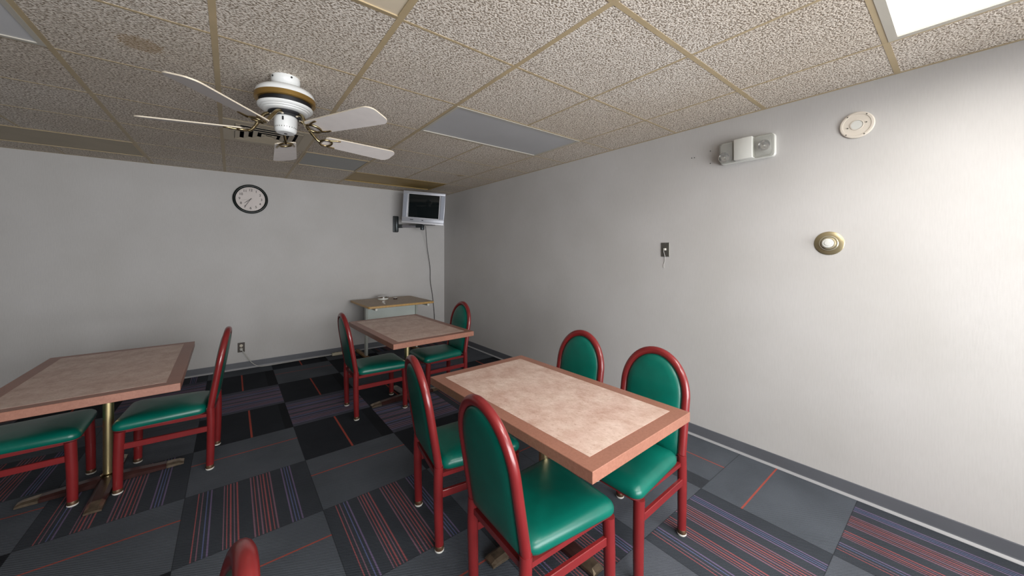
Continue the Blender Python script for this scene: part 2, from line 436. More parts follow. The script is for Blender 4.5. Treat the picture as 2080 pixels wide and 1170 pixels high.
# carpet tiles: one mesh, one face per tile
def cell_type(c, r):
    tbl = {
        (4, 2): ('stripe_pale', 'x'), (3, 3): ('stripe_pale', 'x'), (2, 4): ('stripe_pale', 'x'), (5, 1): ('stripe_pale', 'x'), (3, 1): ('medium', 'x'), (1, 2): ('stripe_pale', 'x'),
        (3, 2): ('dark', 'y'), (3, 4): ('dark', 'y'), (4, 3): ('dark', 'y'), (4, 1): ('dark', 'y'), (4, 4): ('medium', 'x'), (3, 5): ('medium', 'x'),
        (4, 5): ('stripe', 'y'), (5, 4): ('stripe', 'y'), (3, 6): ('stripe', 'y'), (6, 3): ('stripe', 'y'), (2, 7): ('stripe', 'y'), (1, 8): ('stripe', 'y'), (0, 9): ('stripe', 'y'),
        (4, 6): ('medium', 'x'), (5, 5): ('medium', 'x'), (5, 6): ('dark', 'y'), (5, 3): ('plain', 'x'), (6, 4): ('medium', 'x'), (6, 5): ('dark', 'y'),
        (0, 7): ('medium', 'y'), (0, 8): ('dark_mid', 'x'), (1, 7): ('plain', 'x'), (1, 9): ('plain', 'x'), (2, 8): ('plain', 'x'), (3, 7): ('medium', 'x'), (2, 6): ('plain', 'x'),
        (2, 5): ('dark', 'y'), (2, 3): ('dark', 'y'), (2, 2): ('medium', 'x'), (5, 2): ('medium', 'x'), (1, 5): ('stripe_pale', 'x'), (1, 6): ('medium', 'x'), (0, 6): ('stripe_pale', 'x'), (4, 7): ('stripe', 'y'),
    }
    if (c, r) in tbl: return tbl[(c, r)]
    k = (c + r) % 4
    return [('medium', 'x'), ('stripe', 'y'), ('plain', 'x'), ('dark', 'y')][k]
bm = bmesh.new(); uvl = bm.loops.layers.uv.new('UVMap')
order = ['stripe', 'stripe_pale', 'medium', 'plain', 'dark']
cx0, cdx = 0.0, 0.608
ry0, rdy = -0.27, 0.6
def yseam(r): return 0.33 - 0.6 * r
for c in range(0, 13):
    for r in range(0, 14):
        x1 = -c * cdx; x0 = max(x1 - cdx, XL); y1 = min(yseam(r), YF); y0 = max(yseam(r + 1), YB)
        if x0 >= x1 or y0 >= y1: continue
        kd, ori = cell_type(c, r)
        mid = kd == 'dark_mid'
        if mid: kd = 'medium'; ori = 'X2'
        vs = [bm.verts.new(p) for p in ((x0, y0, 0), (x1, y0, 0), (x1, y1, 0), (x0, y1, 0))]
        f = bm.faces.new(vs); f.material_index = order.index(kd)
        fx0, fy0 = x1 - cdx, yseam(r + 1)
        for lp in f.loops:
            u = (lp.vert.co.x - fx0) / cdx; v = (lp.vert.co.y - fy0) / 0.6
            if ori == 'x': uv = ((u, v) if not kd.startswith('stripe') else (v, u))
            elif ori == 'y': uv = ((u, v) if kd.startswith('stripe') else (v, u))
            else: uv = (u, v)
            if kd == 'medium' and ori == 'x': uv = (u, v)
            if kd == 'medium' and ori == 'y': uv = (v, 1 - u + 0.19)
            if kd == 'dark': uv = (v, 0.64 + (u - 0.5)) if (c, r) not in ((4, 3),) else (v, 0.64 + (u - 0.55))
            lp[uvl].uv = uv
# slab underneath so the floor has thickness
box(bm, XL - WT, XR + WT, YB - WT, YF + WT, -0.1, -0.002)
for f in bm.faces:
    if f.calc_center_median().z < -0.001: f.material_index = 3
me_floor = obj('floor', bm, [CARPET[k] for k in order], kind='structure')

# ceiling: tile faces above a raised grid; fixtures sit in their own cells
FIX = {}
def reserve(i0, i1, j0, j1, nm):
    for i in range(i0, i1):
        for j in range(j0, j1): FIX[(i, j)] = nm
# cell (i,j): between AX(i) and AX(i+1), BY(j) and BY(j+1)
reserve(1, 3, 3, 4, 'unlit'); reserve(6, 8, 3, 4, 'unlit'); reserve(1, 3, 7, 8, 'brown'); reserve(6, 8, 7, 8, 'taupe')
reserve(1, 3, -1, 0, 'lit'); reserve(1, 3, -3, -2, 'rear'); reserve(3, 5, -2, -1, 'mid'); reserve(3, 4, 6, 7, 'grey'); reserve(4, 5, 5, 6, 'vent'); reserve(4, 5, 1, 2, 'tan')
bm = bmesh.new()
xs = [0.0] + [AX(i) for i in range(1, 13)] + [XL]
ys = [0.0] + [BY(j) for j in range(8, -4, -1)] + [YB]
for a in range(len(xs) - 1):
    for b in range(len(ys) - 1):
        i = a; j = 8 - b
        if (i, j) in FIX: continue
        g = 0.004; x1, x0 = xs[a] - g, xs[a + 1] + g; y1, y0 = ys[b] - g, ys[b + 1] + g
        z = H + 0.0003
        vs = [bm.verts.new(p) for p in ((x0, y0, z), (x1, y0, z), (x1, y1, z), (x0, y1, z))]
        f = bm.faces.new(vs)
obj('ceiling', bm, M_ceil, kind='structure')
ceil = bpy.data.objects['ceiling']
obj('ceiling_deck', bx(XL - WT, XR + WT, YB - WT, YF + WT, H + 0.10, H + 0.16), M_black, kind='structure')
def grid_bars():
    bm = bmesh.new()
    def bar(x0, x1, y0, y1, z0=H - 0.0012):
        box(bm, x0, x1, y0, y1, z0, H + 0.008)
    same = lambda a, b: a in FIX and b in FIX and FIX[a] == FIX[b]
    def runs(flags):
        out = []; st = None
        for k, f in enumerate(flags + [False]):
            if f and st is None: st = k
            if not f and st is not None: out.append((st, k)); st = None
        return out
    js = [8 - b for b in range(len(ys) - 1)]
    for i in range(1, 13):
        w = 0.0125 if i in (3, 4, 5, 6, 8) else 0.007
        for a, b in runs([not same((i - 1, j), (i, j)) for j in js]): bar(AX(i) - w, AX(i) + w, ys[b], ys[a])
    for j in range(-3, 9):
        w = 0.012 if j in (0, 1) else 0.0065
        for a, b in runs([not same((i, j), (i, j - 1)) for i in range(len(xs) - 1)]): bar(xs[b], xs[a], BY(j) - w, BY(j) + w, H - 0.0009)
    for x0, x1, y0, y1 in ((XR - 0.02, XR, YB, YF), (XL, XL + 0.02, YB, YF), (XL, XR, YF - 0.02, YF), (XL, XR, YB, YB + 0.02)):
        bar(x0, x1, y0, y1, H - 0.0006)
    return bm
g = obj('trim_1', grid_bars(), M_grid, kind='structure')

def troffer(i0, i1, j0, j1, mat, label, depth=0.0, frame=M_grid, name='ceiling_light', cat='ceiling light', fw=0.022, part='diffuser'):
    x1, x0 = AX(i0) - 0.009, AX(i1) + 0.009; y0, y1 = BY(j0) + 0.009, BY(j1) - 0.009
    cx, cy = (x0 + x1) / 2, (y0 + y1) / 2; hx, hy = (x1 - x0) / 2, (y1 - y0) / 2
    t = thing(name, label, cat, (cx, cy, H))
    bm = bmesh.new(); zf = -0.004
    if depth > 0: zf = -0.003
    o = [(-hx, -hy), (hx, -hy), (hx, hy), (-hx, hy)]
    inn = [(-hx + fw, -hy + fw), (hx - fw, -hy + fw), (hx - fw, hy - fw), (-hx + fw, hy - fw)]
    vo = [bm.verts.new((p[0], p[1], zf)) for p in o]; vi = [bm.verts.new((p[0], p[1], zf)) for p in inn]
    vu = [bm.verts.new((p[0], p[1], depth + 0.012)) for p in inn]; vt = [bm.verts.new((p[0], p[1], depth + 0.012)) for p in o]
    for k in range(4):
        q = (k + 1) % 4
        bm.faces.new((vo[k], vo[q], vi[q], vi[k])); bm.faces.new((vi[k], vi[q], vu[q], vu[k])); bm.faces.new((vo[k], vo[q], vt[q], vt[k])); bm.faces.new((vt[k], vt[q], vu[q], vu[k]))
    obj('frame', bm, frame, t)
    obj(part, bx(-hx + fw, hx - fw, -hy + fw, hy - fw, depth + 0.001, depth + 0.007), mat, t)
    return t
troffer(1, 3, 3, 4, M_diffoff, 'unlit grey ceiling light panel above the middle of the right wall', frame=M_gridnew, fw=0.018)
troffer(6, 8, 3, 4, M_diffoff2, 'unlit pale ceiling light panel cut off at the top left corner', frame=M_gridnew)
troffer(1, 3, -1, 0, M_lit, 'brightly lit white ceiling light panel near the right wall', depth=0.004, frame=M_gridnew, fw=0.03)
troffer(1, 3, 7, 8, M_brownpan, 'yellowed brown ceiling panel over the wall television', depth=0.006, frame=M_brownpan, name='ceiling_panel', cat='ceiling panel', fw=0.006, part='panel')
troffer(6, 8, 7, 8, M_taupepan, 'long taupe ceiling panel at the left edge by the far wall', name='ceiling_panel', cat='ceiling panel', fw=0.01, part='panel')
troffer(3, 4, 6, 7, M_graypan, 'square grey ceiling panel beyond the fan blades', name='ceiling_panel', cat='ceiling panel', fw=0.012, part='panel')
troffer(4, 5, 1, 2, M_tanpan, 'smooth tan ceiling panel at the top edge, nearest the camera above the fan', name='ceiling_panel', cat='ceiling panel', fw=0.008, part='panel')
troffer(3, 5, -2, -1, M_litadded, 'added unseen ceiling light panel directly behind the camera', depth=0.004, frame=M_gridnew, fw=0.03)  # added out of view to spread light over the right wall
troffer(1, 3, -3, -2, M_litadded, 'added unseen ceiling light panel behind the camera on the right', depth=0.004, frame=M_gridnew, fw=0.03)  # added out of view to brighten the right wall and floor

for key, jj, ia in (('near', -1, 1), ('mid', -2, 3), ('rear', -3, 1)):  # near is the visible panel; mid and rear are added
    la = bpy.data.lights.new('troffer_light', 'AREA'); la.shape = 'RECTANGLE'; la.size = 2 * T - 0.1; la.size_y = T - 0.1
    la.energy = TUBE_WATTS[key]; la.color = (1.0, 0.965, 0.915); la.spread = math.radians(168)
    lo = bpy.data.objects.new('troffer_light', la); COL.objects.link(lo); lo.location = ((AX(ia) + AX(ia + 2)) / 2, (BY(jj) + BY(jj + 1)) / 2, H - 0.006)
# air vent
x1, x0 = AX(4) - 0.009, AX(5) + 0.009; y0, y1 = BY(5) + 0.009, BY(6) - 0.009
vt = thing('ceiling_vent', 'beige square ceiling air vent with stepped louvres behind the fan', 'air vent', ((x0 + x1) / 2, (y0 + y1) / 2, H))
bm = bmesh.new(); hx = (x1 - x0) / 2; hi = 0.225
for a in ((-hx, -hi, -hx, hx), (hi, hx, -hx, hx), (-hi, hi, -hx, -hi), (-hi, hi, hi, hx)): box(bm, a[0], a[1], a[2], a[3], -0.003, 0.006)
obj('face_plate', bm, M_vent, vt)
obj('duct_box', bx(-hi, hi, -hi, hi, 0.05, 0.054), M_black, vt)
for k, s in enumerate((0.222, 0.165, 0.108, 0.052)):
    bm = bmesh.new(); w = 0.031
    zo, zi = -0.007, 0.003
    o = [(-s, -s), (s, -s), (s, s), (-s, s)]; inn = [(-s + w, -s + w), (s - w, -s + w), (s - w, s - w), (-s + w, s - w)]
    for dz in (0, 0.0025):
        pass
    va = [bm.verts.new((p[0], p[1], zi)) for p in inn]; vb = [bm.verts.new((p[0], p[1], zo)) for p in o]
    vc = [bm.verts.new((p[0], p[1], zi + 0.003)) for p in inn]; vd = [bm.verts.new((p[0], p[1], zo + 0.003)) for p in o]
    for q in range(4):
        r_ = (q + 1) % 4
        bm.faces.new((va[q], va[r_], vb[r_], vb[q])); bm.faces.new((vc[q], vc[r_], vd[r_], vd[q])); bm.faces.new((vb[q], vb[r_], vd[r_], vd[q])); bm.faces.new((va[q], va[r_], vc[r_], vc[q]))
    obj('louvre', bm, M_vent, vt)

# old screw holes in the right wall
for (yy, zz) in ((-4.267, 2.181), (-4.267, 2.088), (-4.15, 2.155), (-4.13, 2.157)):
    obj('screw_hole', lt([(0.0034, 0), (0.0034, 0.0012), (0.0001, 0.0014)], 12), M_dark, wall_r, loc=(-0.0005, yy, zz), rot=(0, -PI / 2, 0), kind='structure')

# ------------------------------------------------------------------ tables
def table(cx, cy, sx, sy, rz, label, Z=0.70, arm=0.345, off=0.0):
    t = thing('dining_table', label, 'table', (cx, cy, 0), (0, 0, rz), 'pedestal tables with brick coloured edges')
    th = 0.042; bw = 0.062
    obj('tabletop', bx(-sx / 2, sx / 2, -sy / 2, sy / 2, Z - th, Z, bev=0.0015, seg=1), M_edge, t)
    obj('laminate_inlay', bx(-sx / 2 + bw, sx / 2 - bw, -sy / 2 + bw, sy / 2 - bw, Z - 0.002, Z + 0.0006), M_lam, t)
    obj('column', lt([(0.0235, 0.045), (0.0235, Z - th - 0.012), (0.025, Z - th - 0.012)], 32), M_brass, t, smooth=40, loc=(0, off, 0))
    obj('mounting_plate', bx(-0.15, 0.15, -0.15, 0.15, Z - th - 0.014, Z - th, bev=0.003, seg=1), M_black, t)
    # cross base with tapering arms and metal tips
    def arm_bm(L, t0, t1):
        bm = bmesh.new()
        def sec(s):
            w = 0.040 - 0.006 * s; h = 0.052 - 0.026 * s
            if s >= 0.999: h = 0.018
            return [(-w, 0.006), (w, 0.006), (w, h * 0.55 + 0.004), (w * 0.55, h), (-w * 0.55, h), (-w, h * 0.55 + 0.004)]
        ss = [t0 + (t1 - t0) * k / 4 for k in range(5)]
        prev = None
        for s in ss:
            x = L * s
            cur = [bm.verts.new((x, y, z)) for y, z in sec(s)]
            if prev:
                for k in range(6): bm.faces.new((prev[k], prev[(k + 1) % 6], cur[(k + 1) % 6], cur[k]))
            else: bm.faces.new(cur)
            prev = cur
        bm.faces.new(prev)
        return bm
    for k in range(4):
        a = obj('base_arm', arm_bm(arm, 0.0, 0.76), M_base, t, loc=(0, off, 0), rot=(0, 0, k * PI / 2))
        obj('arm_tip', arm_bm(arm, 0.75, 1.0), M_tip, a)
    obj('base_collar', lt([(0.035, 0.03), (0.035, 0.058), (0.027, 0.064)], 32), M_brass_dk, t, smooth=40, loc=(0, off, 0))
    return t
table(-1.567, -4.116, 0.695, 1.160, math.radians(1.2), 'pedestal table nearest the camera, between four green chairs by the right wall', off=0.003)
table(-1.478, -2.078, 0.752, 1.205, math.radians(1.8), 'pedestal table in the middle distance in front of the small typing stand')
table(-3.425, -2.190, 0.738, 1.190, math.radians(0.6), 'pedestal table cut off by the left edge, in front of the blank far wall')

# ------------------------------------------------------------------ chairs
SEATZ = 0.47
HW, HR, HT, LEAN, XS = 0.1776, 0.2076, 0.8944, 0.069, -0.008
RR = 0.021
def lean_x(z): return -0.208 - 0.007 + XS + 0.0 - LEAN * (z - SEATZ) / (HT - SEATZ)
def make_chair():
    t = thing('dining_chair', 'chair', 'chair')
    kz = 0.40
    # back frame: arch from kz up
    pts = []
    ztop = HT - RR - HR
    for z in [kz + (ztop - kz) * k / 6 for k in range(6)]: pts.append((lean_x(z), -HW, z))
    for k in range(0, 33):
        a = PI - PI * k / 32
        z = ztop + HR * math.sin(a); pts.append((lean_x(z), HW * math.cos(a), z))
    for z in [kz + (ztop - kz) * k / 6 for k in range(5, -1, -1)]: pts.append((lean_x(z), HW, z))
    obj('back_frame', tb(pts, RR, 14, ref=(1, 0, 0), sx=0.92), M_red, t, smooth=50)
    for sy in (-1, 1):
        x0 = lean_x(kz)
        lp = smoothpath([(-0.208, sy * 0.1786, 0.012), (-0.212, sy * 0.1786, 0.15), (-0.214, sy * 0.178, 0.30), (x0, sy * HW, kz + 0.001)], 4)
        leg = obj('leg', tb(lp, [0.0205 + 0.002 * min(1, k / 6) for k in range(len(lp))], 14, ref=(1, 0, 0)), M_red, t, smooth=50)
        obj('ferrule', lt([(0.0212, 0.010), (0.0220, 0.028), (0.0210, 0.030)], 20), M_rust, leg, smooth=40, loc=(-0.208, sy * 0.1786, 0))
        obj('glide', lt([(0.019, 0.0), (0.0222, 0.004), (0.0222, 0.010), (0.018, 0.012)], 20), M_glide, leg, smooth=40, loc=(-0.208, sy * 0.1786, 0))
        lp = [(0.208, sy * 0.1891, 0.012), (0.206, sy * 0.1885, 0.20), (0.200, sy * 0.188, 0.362)]
        leg = obj('leg', tb(lp, [0.0215, 0.0235, 0.0245], 16, ref=(1, 0, 0)), M_red, t, smooth=50)
        obj('ferrule', lt([(0.0220, 0.010), (0.0228, 0.028), (0.0215, 0.030)], 20), M_rust, leg, smooth=40, loc=(0.208, sy * 0.1891, 0))
        obj('glide', lt([(0.019, 0.0), (0.0228, 0.004), (0.0228, 0.010), (0.018, 0.012)], 20), M_glide, leg, smooth=40, loc=(0.208, sy * 0.1891, 0))
        bm = bmesh.new(); box(bm, -0.205, 0.205, -0.0085, 0.0085, 0.252, 0.286, bev=0.002, seg=1)
        obj('stretcher', bm, M_red, t, loc=(0, sy * 0.184, 0), rot=(0, 0, sy * 0.013))
    bm = bmesh.new()
    for sy in (-1, 1):
        box(bm, -0.20, 0.20, sy * 0.174 - 0.0085, sy * 0.174 + 0.0085, 0.347, 0.366)
    box(bm, 0.190, 0.208, -0.18, 0.18, 0.343, 0.366); box(bm, -0.222, -0.205, -0.17, 0.17, 0.343, 0.366)
    obj('seat_frame', bm, M_red, t)
    # seat cushion: wider at the front
    ol = []
    for x, y in rrect(-0.190, 0.238, -0.21, 0.21, 0.045, 6):
        s = (x + 0.190) / 0.428
        ol.append((x, y * (0.84 + 0.16 * s)))
    rings = [(0.012, 0.366), (0.004, 0.369), (0.0, 0.378), (0.0, 0.392), (0.004, 0.404), (0.014, 0.415), (0.032, 0.423), (0.065, 0.428), (0.11, 0.431), (0.17, 0.433)]
    obj('seat', shell(ol, rings), M_green, t, smooth=60)
    ol2 = [(x * 1.0, y * 0.985) for x, y in ol]
    obj('seat_welt', shell(ol2, [(0.016, 0.3625), (0.004, 0.3635), (0.004, 0.3685), (0.014, 0.370)]), M_welt, t, smooth=50)
    # back pad, in (y, z) plane following the lean
    iw = HW - RR + 0.004; ir = HR - RR + 0.004; zb = 0.385
    ol = [(-iw, zb), (-iw * 0.5, zb), (0, zb), (iw * 0.5, zb), (iw, zb)]
    for z in [zb + (ztop - zb) * k / 5 for k in range(1, 5)]: ol.append((iw, z))
    for k in range(25):
        a = PI * k / 24; ol.append((iw * math.cos(a), ztop + ir * math.sin(a)))
    for z in [zb + (ztop - zb) * k / 5 for k in range(4, 0, -1)]: ol.append((-iw, z))
    fn = lambda q: (lean_x(q[1]) + q[2], q[0], q[1])
    rings = [(0.10, -0.023), (0.05, -0.0215), (0.022, -0.019), (0.008, -0.014), (0.0, -0.006), (0.0, 0.006), (0.008, 0.015), (0.022, 0.022), (0.05, 0.027), (0.10, 0.030)]
    obj('backrest', shell(ol, rings, fn), M_green, t, smooth=60)
    wp = [(lean_x(p[1]) - 0.004, p[0], p[1]) for p in ol]
    obj('back_welt', tb(wp[:5], 0.006, 8), M_welt, t, smooth=60)
    return t
def copy_tree(o, parent=None):
    c = o.copy(); COL.objects.link(c)
    if parent is not None: c.parent = parent
    for ch in list(o.children): copy_tree(ch, c)
    return c
chair0 = make_chair()
spots = [
    (-1.832, -4.373, -2.3, 'green chair nearest the camera in full view, its back turned, at the near table', 'chairs around the near table'),
    (-1.820, -3.759, -8.0, 'green chair with its back turned, next beyond the nearest chair at the near table', 'chairs around the near table'),
    (-1.258, -4.396, 181.3, 'green chair facing the camera under the near corner of the near table', 'chairs around the near table'),
    (-1.248, -3.851, 179.9, 'green chair behind the near table of which only the rounded back shows', 'chairs around the near table'),
    (-1.782, -2.085, -1.2, 'green chair with worn seat at the left side of the middle table', 'chairs around the middle table'),
    (-1.151, -2.091, 180.3, 'green chair in the far right corner, right side of the middle table', 'chairs around the middle table'),
    (-3.134, -2.197, 175.6, 'green chair seen edge on at the right side of the left table', 'chairs around the left table'),
    (-3.742, -2.175, 1.3, 'green chair cut off by the left edge, tucked under the left table', 'chairs around the left table'),
    (-3.098, -4.695, 181.0, 'chair of which only the red frame top shows at the bottom edge', None),
]
for k, (x, y, a, lab, gr) in enumerate(spots):
    c = chair0 if k == 0 else copy_tree(chair0)
    c.location = (x, y, 0); c.rotation_euler = (0, 0, math.radians(a))
    tag(c, lab, 'chair')
    if gr: c['group'] = gr
    elif 'group' in c: del c['group']

# ------------------------------------------------------------------ ceiling fan
fan = thing('ceiling_fan', 'white five-blade ceiling fan with brass band and blade arms', 'ceiling fan', (-2.592, -3.125, H))
obj('canopy', lt([(0.0681, 0.0), (0.0698, -0.012), (0.0681, -0.030), (0.0586, -0.042), (0.0500, -0.052), (0.0474, -0.060), (0.0483, -0.066)], 48), M_white, fan, smooth=40)
for a in (3.6, 5.0, 1.6): obj('screw', lt([(0.005, 0), (0.005, 0.003)], 12), M_dark, fan, loc=(0.069 * math.cos(a), 0.069 * math.sin(a), -0.014), rot=(0, PI / 2, a))
obj('motor_housing', lt([(0.0474, -0.060), (0.0905, -0.063), (0.1233, -0.074), (0.1379, -0.088), (0.1418, -0.100), (0.1427, -0.113)], 64), M_white, fan, smooth=40)
obj('brass_band', lt([(0.1379, -0.110), (0.1448, -0.112), (0.1457, -0.136), (0.1396, -0.140), (0.1310, -0.138)], 64), M_brassband, fan, smooth=35)
obj('motor_gap', lt([(0.1259, -0.112), (0.1233, -0.170)], 64), M_black, fan, smooth=35)
obj('lower_housing', lt([(0.1207, -0.158), (0.1323, -0.162), (0.1319, -0.170), (0.1259, -0.176), (0.1190, -0.178), (0.1181, -0.182), (0.1155, -0.184), (0.1086, -0.186), (0.1077, -0.190), (0.1043, -0.192), (0.0948, -0.195), (0.0819, -0.196)], 64), M_white, fan, smooth=25)
obj('rotor_disc', lt([(0.0828, -0.190), (0.0845, -0.205), (0.0776, -0.214), (0.0534, -0.216)], 48), M_black, fan, smooth=30)
for k in range(6):
    a = k * PI / 3 + 0.2; obj('screw', lt([(0.006, 0), (0.007, -0.006), (0.003, -0.009)], 12), M_ivory, fan, smooth=40, loc=(0.071 * math.cos(a), 0.071 * math.sin(a), -0.212))
obj('switch_housing', lt([(0.0517, -0.216), (0.0565, -0.222), (0.0560, -0.262), (0.0526, -0.290), (0.0491, -0.299), (0.0431, -0.304), (0.0103, -0.306)], 48), M_white, fan, smooth=35)
obj('pull_chain_hole', lt([(0.008, -0.3055), (0.008, -0.308), (0.004, -0.309)], 16), M_dark, fan)
obj('reverse_switch', bx(-0.004, 0.004, -0.002, 0.002, -0.010, 0.010), M_black, fan, loc=(-0.019, -0.0537, -0.238), rot=(0, 0, -0.33))
bm = bmesh.new()
for k in range(28):
    a = 2 * PI * k / 28; mtx = Matrix.Translation((0.0540 * math.cos(a), 0.0540 * math.sin(a), -0.279)) @ Matrix.Rotation(a, 4, 'Z')
    r = bmesh.ops.create_cube(bm, size=1.0, matrix=mtx @ Matrix.Diagonal((0.003, 0.0025, 0.006, 1)))
obj('vent_slots', bm, M_plate, fan)
ZB = 2.082 - H
def make_blade(ang, first=None):
    # blade mesh in its own frame, x outward
    R0, R1 = 0.205, 0.665
    pts = []
    w0, w1 = 0.056, 0.072
    xsn = 10
    outl = [(R0 + 0.012, -w0), ]
    for k in range(1, xsn): 
        s = k / xsn; outl.append((R0 + (R1 - 0.05 - R0) * s, -(w0 + (w1 - w0) * s)))
    for k in range(9):
        a = -PI / 2 + PI / 2 * k / 8; outl.append((R1 - 0.045 + 0.045 * math.cos(a), -(w1 - 0.045) + 0.045 * math.sin(a)))
    for k in range(9):
        a = PI / 2 * k / 8; outl.append((R1 - 0.045 + 0.045 * math.cos(a), (w1 - 0.045) + 0.045 * math.sin(a)))
    for k in range(xsn - 1, 0, -1):
        s = k / xsn; outl.append((R0 + (R1 - 0.05 - R0) * s, (w0 + (w1 - w0) * s)))
    outl.append((R0 + 0.012, w0)); outl.append((R0, w0 - 0.012)); outl.append((R0, -w0 + 0.012))
    bm = bmesh.new()
    a = [bm.verts.new((x, y, -0.003)) for x, y in outl]; b = [bm.verts.new((x, y, 0.003)) for x, y in outl]
    n = len(outl)
    fb = bm.faces.new(a); ft = bm.faces.new(b)
    for k in range(n):
        f = bm.faces.new((a[k], a[(k + 1) % n], b[(k + 1) % n], b[k])); f.material_index = 1
    return bm
blade_mesh = None
PITCH = math.radians(13)
for ang, ln in ((231.4, 0.98), (163.7, 0.935), (298.8, 1.02), (10.8, 0.965), (84.6, 1.05)):
    a = math.radians(ang)
    # for a blade pointing -X the near (-Y, counter clockwise) edge is the lower one
    m = Matrix.Rotation(a, 4, 'Z') @ Matrix.Translation((0, 0, ZB)) @ Matrix.Rotation(-PITCH, 4, 'X') @ Matrix.Diagonal((ln, 1, 1, 1))
    if blade_mesh is None:
        bo = obj('blade', make_blade(0), [M_blade, M_bladeedge], fan); blade_mesh = bo.data
    else:
        bo = bpy.data.objects.new('blade', blade_mesh); COL.objects.link(bo); bo.parent = fan
    bo.matrix_local = m
    # blade arm in the blade frame
    bm = bmesh.new()
    root = Vector((0.076, 0, -ZB - 0.205))
    tube(bm, smoothpath([root, (0.108, 0, -ZB - 0.222), (0.150, 0, 0.020), (0.172, 0, -0.004), (0.188, 0, -0.010)], 5), [0.0095] * 10 + [0.008] * 11, 10)
    lp = [(0.218 + 0.034 * math.cos(q), 0.036 * math.sin(q), -0.009) for q in [2 * PI * k / 24 for k in range(24)]]
    tube(bm, lp, 0.0062, 8, closed=True)
    for s in (-1, 1):
        tube(bm, smoothpath([(0.228, s * 0.034, -0.009), (0.245, s * 0.040, -0.008), (0.270, s * 0.046, -0.006), (0.288, s * 0.047, -0.005)], 4), 0.0052, 8)
    io = obj('blade_arm', bm, M_brass_dk, bo, smooth=50)
    io.matrix_local = Matrix.Identity(4)

# ------------------------------------------------------------------ wall clock
clk = thing('wall_clock', 'round white wall clock with dark green rim on the far wall', 'clock', (-2.643, 0, 2.078), (PI / 2, 0, 0))
# local: x right, y up, z out of wall (toward the room)
RC = 0.178
obj('rim', lt([(RC - 0.004, 0.0), (RC, 0.008), (RC - 0.001, 0.022), (RC - 0.009, 0.031), (RC - 0.022, 0.030), (RC - 0.030, 0.022), (RC - 0.031, 0.010)], 72, cap=False), M_blackpl, clk, smooth=60)
obj('clock_face', lt([(RC - 0.006, 0.001), (RC - 0.010, 0.010), (0.001, 0.0105)], 64), M_clockface, clk)
def text_mesh(s, size):
    cu = bpy.data.curves.new('txt', 'FONT'); cu.body = s; cu.size = size; cu.align_x = 'CENTER'; cu.align_y = 'CENTER'; cu.extrude = 0.0003; cu.offset = 0.0005
    o = bpy.data.objects.new('txt', cu); COL.objects.link(o)
    me = bpy.data.meshes.new_from_object(o)
    bpy.data.objects.remove(o); return me
for n in range(1, 13):
    a = PI / 2 - n * PI / 6
    me = text_mesh(str(n), 0.040); me.name = 'numeral'; me.materials.clear(); me.materials.append(M_ink)
    o = bpy.data.objects.new('numeral', me); COL.objects.link(o); o.parent = clk; o.location = (0.110 * math.cos(a), 0.110 * math.sin(a), 0.0112)
bm = bmesh.new()
for k in range(60):
    a = 2 * PI * k / 60; L = 0.010 if k % 5 == 0 else 0.004
    bmesh.ops.create_cube(bm, size=1.0, matrix=Matrix.Rotation(a, 4, 'Z') @ Matrix.Translation((0.138, 0, 0.0110)) @ Matrix.Diagonal((L, 0.0012, 0.0006, 1)))
obj('minute_marks', bm, M_inkf, clk)
def hand(nm, ang_deg, L, back, w, z, mat):
    bm = bmesh.new()
    vs = [(-back, -w * 0.7), (L * 0.6, -w), (L, -w * 0.35), (L, w * 0.35), (L * 0.6, w), (-back, w * 0.7)]
    a = [bm.verts.new((x, y, z)) for x, y in vs]; b = [bm.verts.new((x, y, z + 0.0008)) for x, y in vs]
    bm.faces.new(a); bm.faces.new(b)
    for k in range(6): bm.faces.new((a[k], a[(k + 1) % 6], b[(k + 1) % 6], b[k]))
    obj(nm, bm, mat, clk, rot=(0, 0, math.radians(90 - ang_deg)))
hand('hour_hand', 230, 0.085, 0.012, 0.0032, 0.013, M_ink)
hand('minute_hand', 211, 0.122, 0.015, 0.0026, 0.0145, M_ink)
hand('second_hand', 258, 0.100, 0.022, 0.0008, 0.016, M_inkf)
obj('hand_pin', lt([(0.005, 0.011), (0.005, 0.0175)], 16), M_ink, clk)
obj('glass_cover', lt([(RC - 0.025, 0.0215), (RC - 0.06, 0.0222), (0.06, 0.0228), (0.001, 0.0230)], 64), M_glass, clk, smooth=60)

# ------------------------------------------------------------------ television on its bracket
TVROT = -math.radians(33)
tv = thing('television', 'small silver tube television mounted high in the far corner', 'television', (-0.640, -0.600, 2.066))
tv.rotation_euler = (Matrix.Rotation(TVROT, 3, 'Z') @ Matrix.Rotation(math.radians(4.0), 3, 'X') @ Matrix.Rotation(math.radians(4.2), 3, 'Y')).to_euler()
# local: screen faces -y, x right, z up
W2, H2 = 0.300, 0.232
bm = bmesh.new()
box(bm, -W2, W2, 0.0, 0.055, H2 - 0.040, H2, bev=0.006); box(bm, -W2, W2, 0.0, 0.055, -H2 + 0.022, -H2 + 0.085, bev=0.004)
box(bm, -W2, -W2 + 0.070, 0.002, 0.055, -H2 + 0.02, H2 - 0.02, bev=0.004); box(bm, W2 - 0.070, W2, 0.002, 0.055, -H2 + 0.02, H2 - 0.02, bev=0.004)
obj('front_bezel', bm, M_silver, tv, smooth=40)
obj('lower_ledge', bx(-W2, W2, -0.012, 0.055, -H2, -H2 + 0.024, bev=0.006), M_silver2, tv, smooth=40)
for s in (-1, 1):
    obj('speaker_grille', bx(min(s * (W2 - 0.060), s * (W2 - 0.008)), max(s * (W2 - 0.060), s * (W2 - 0.008)), -0.002, 0.01, -H2 + 0.09, H2 - 0.045, bev=0.001, seg=1), M_grille, tv)
bm = bmesh.new(); nx, nz = 14, 10; vv = []
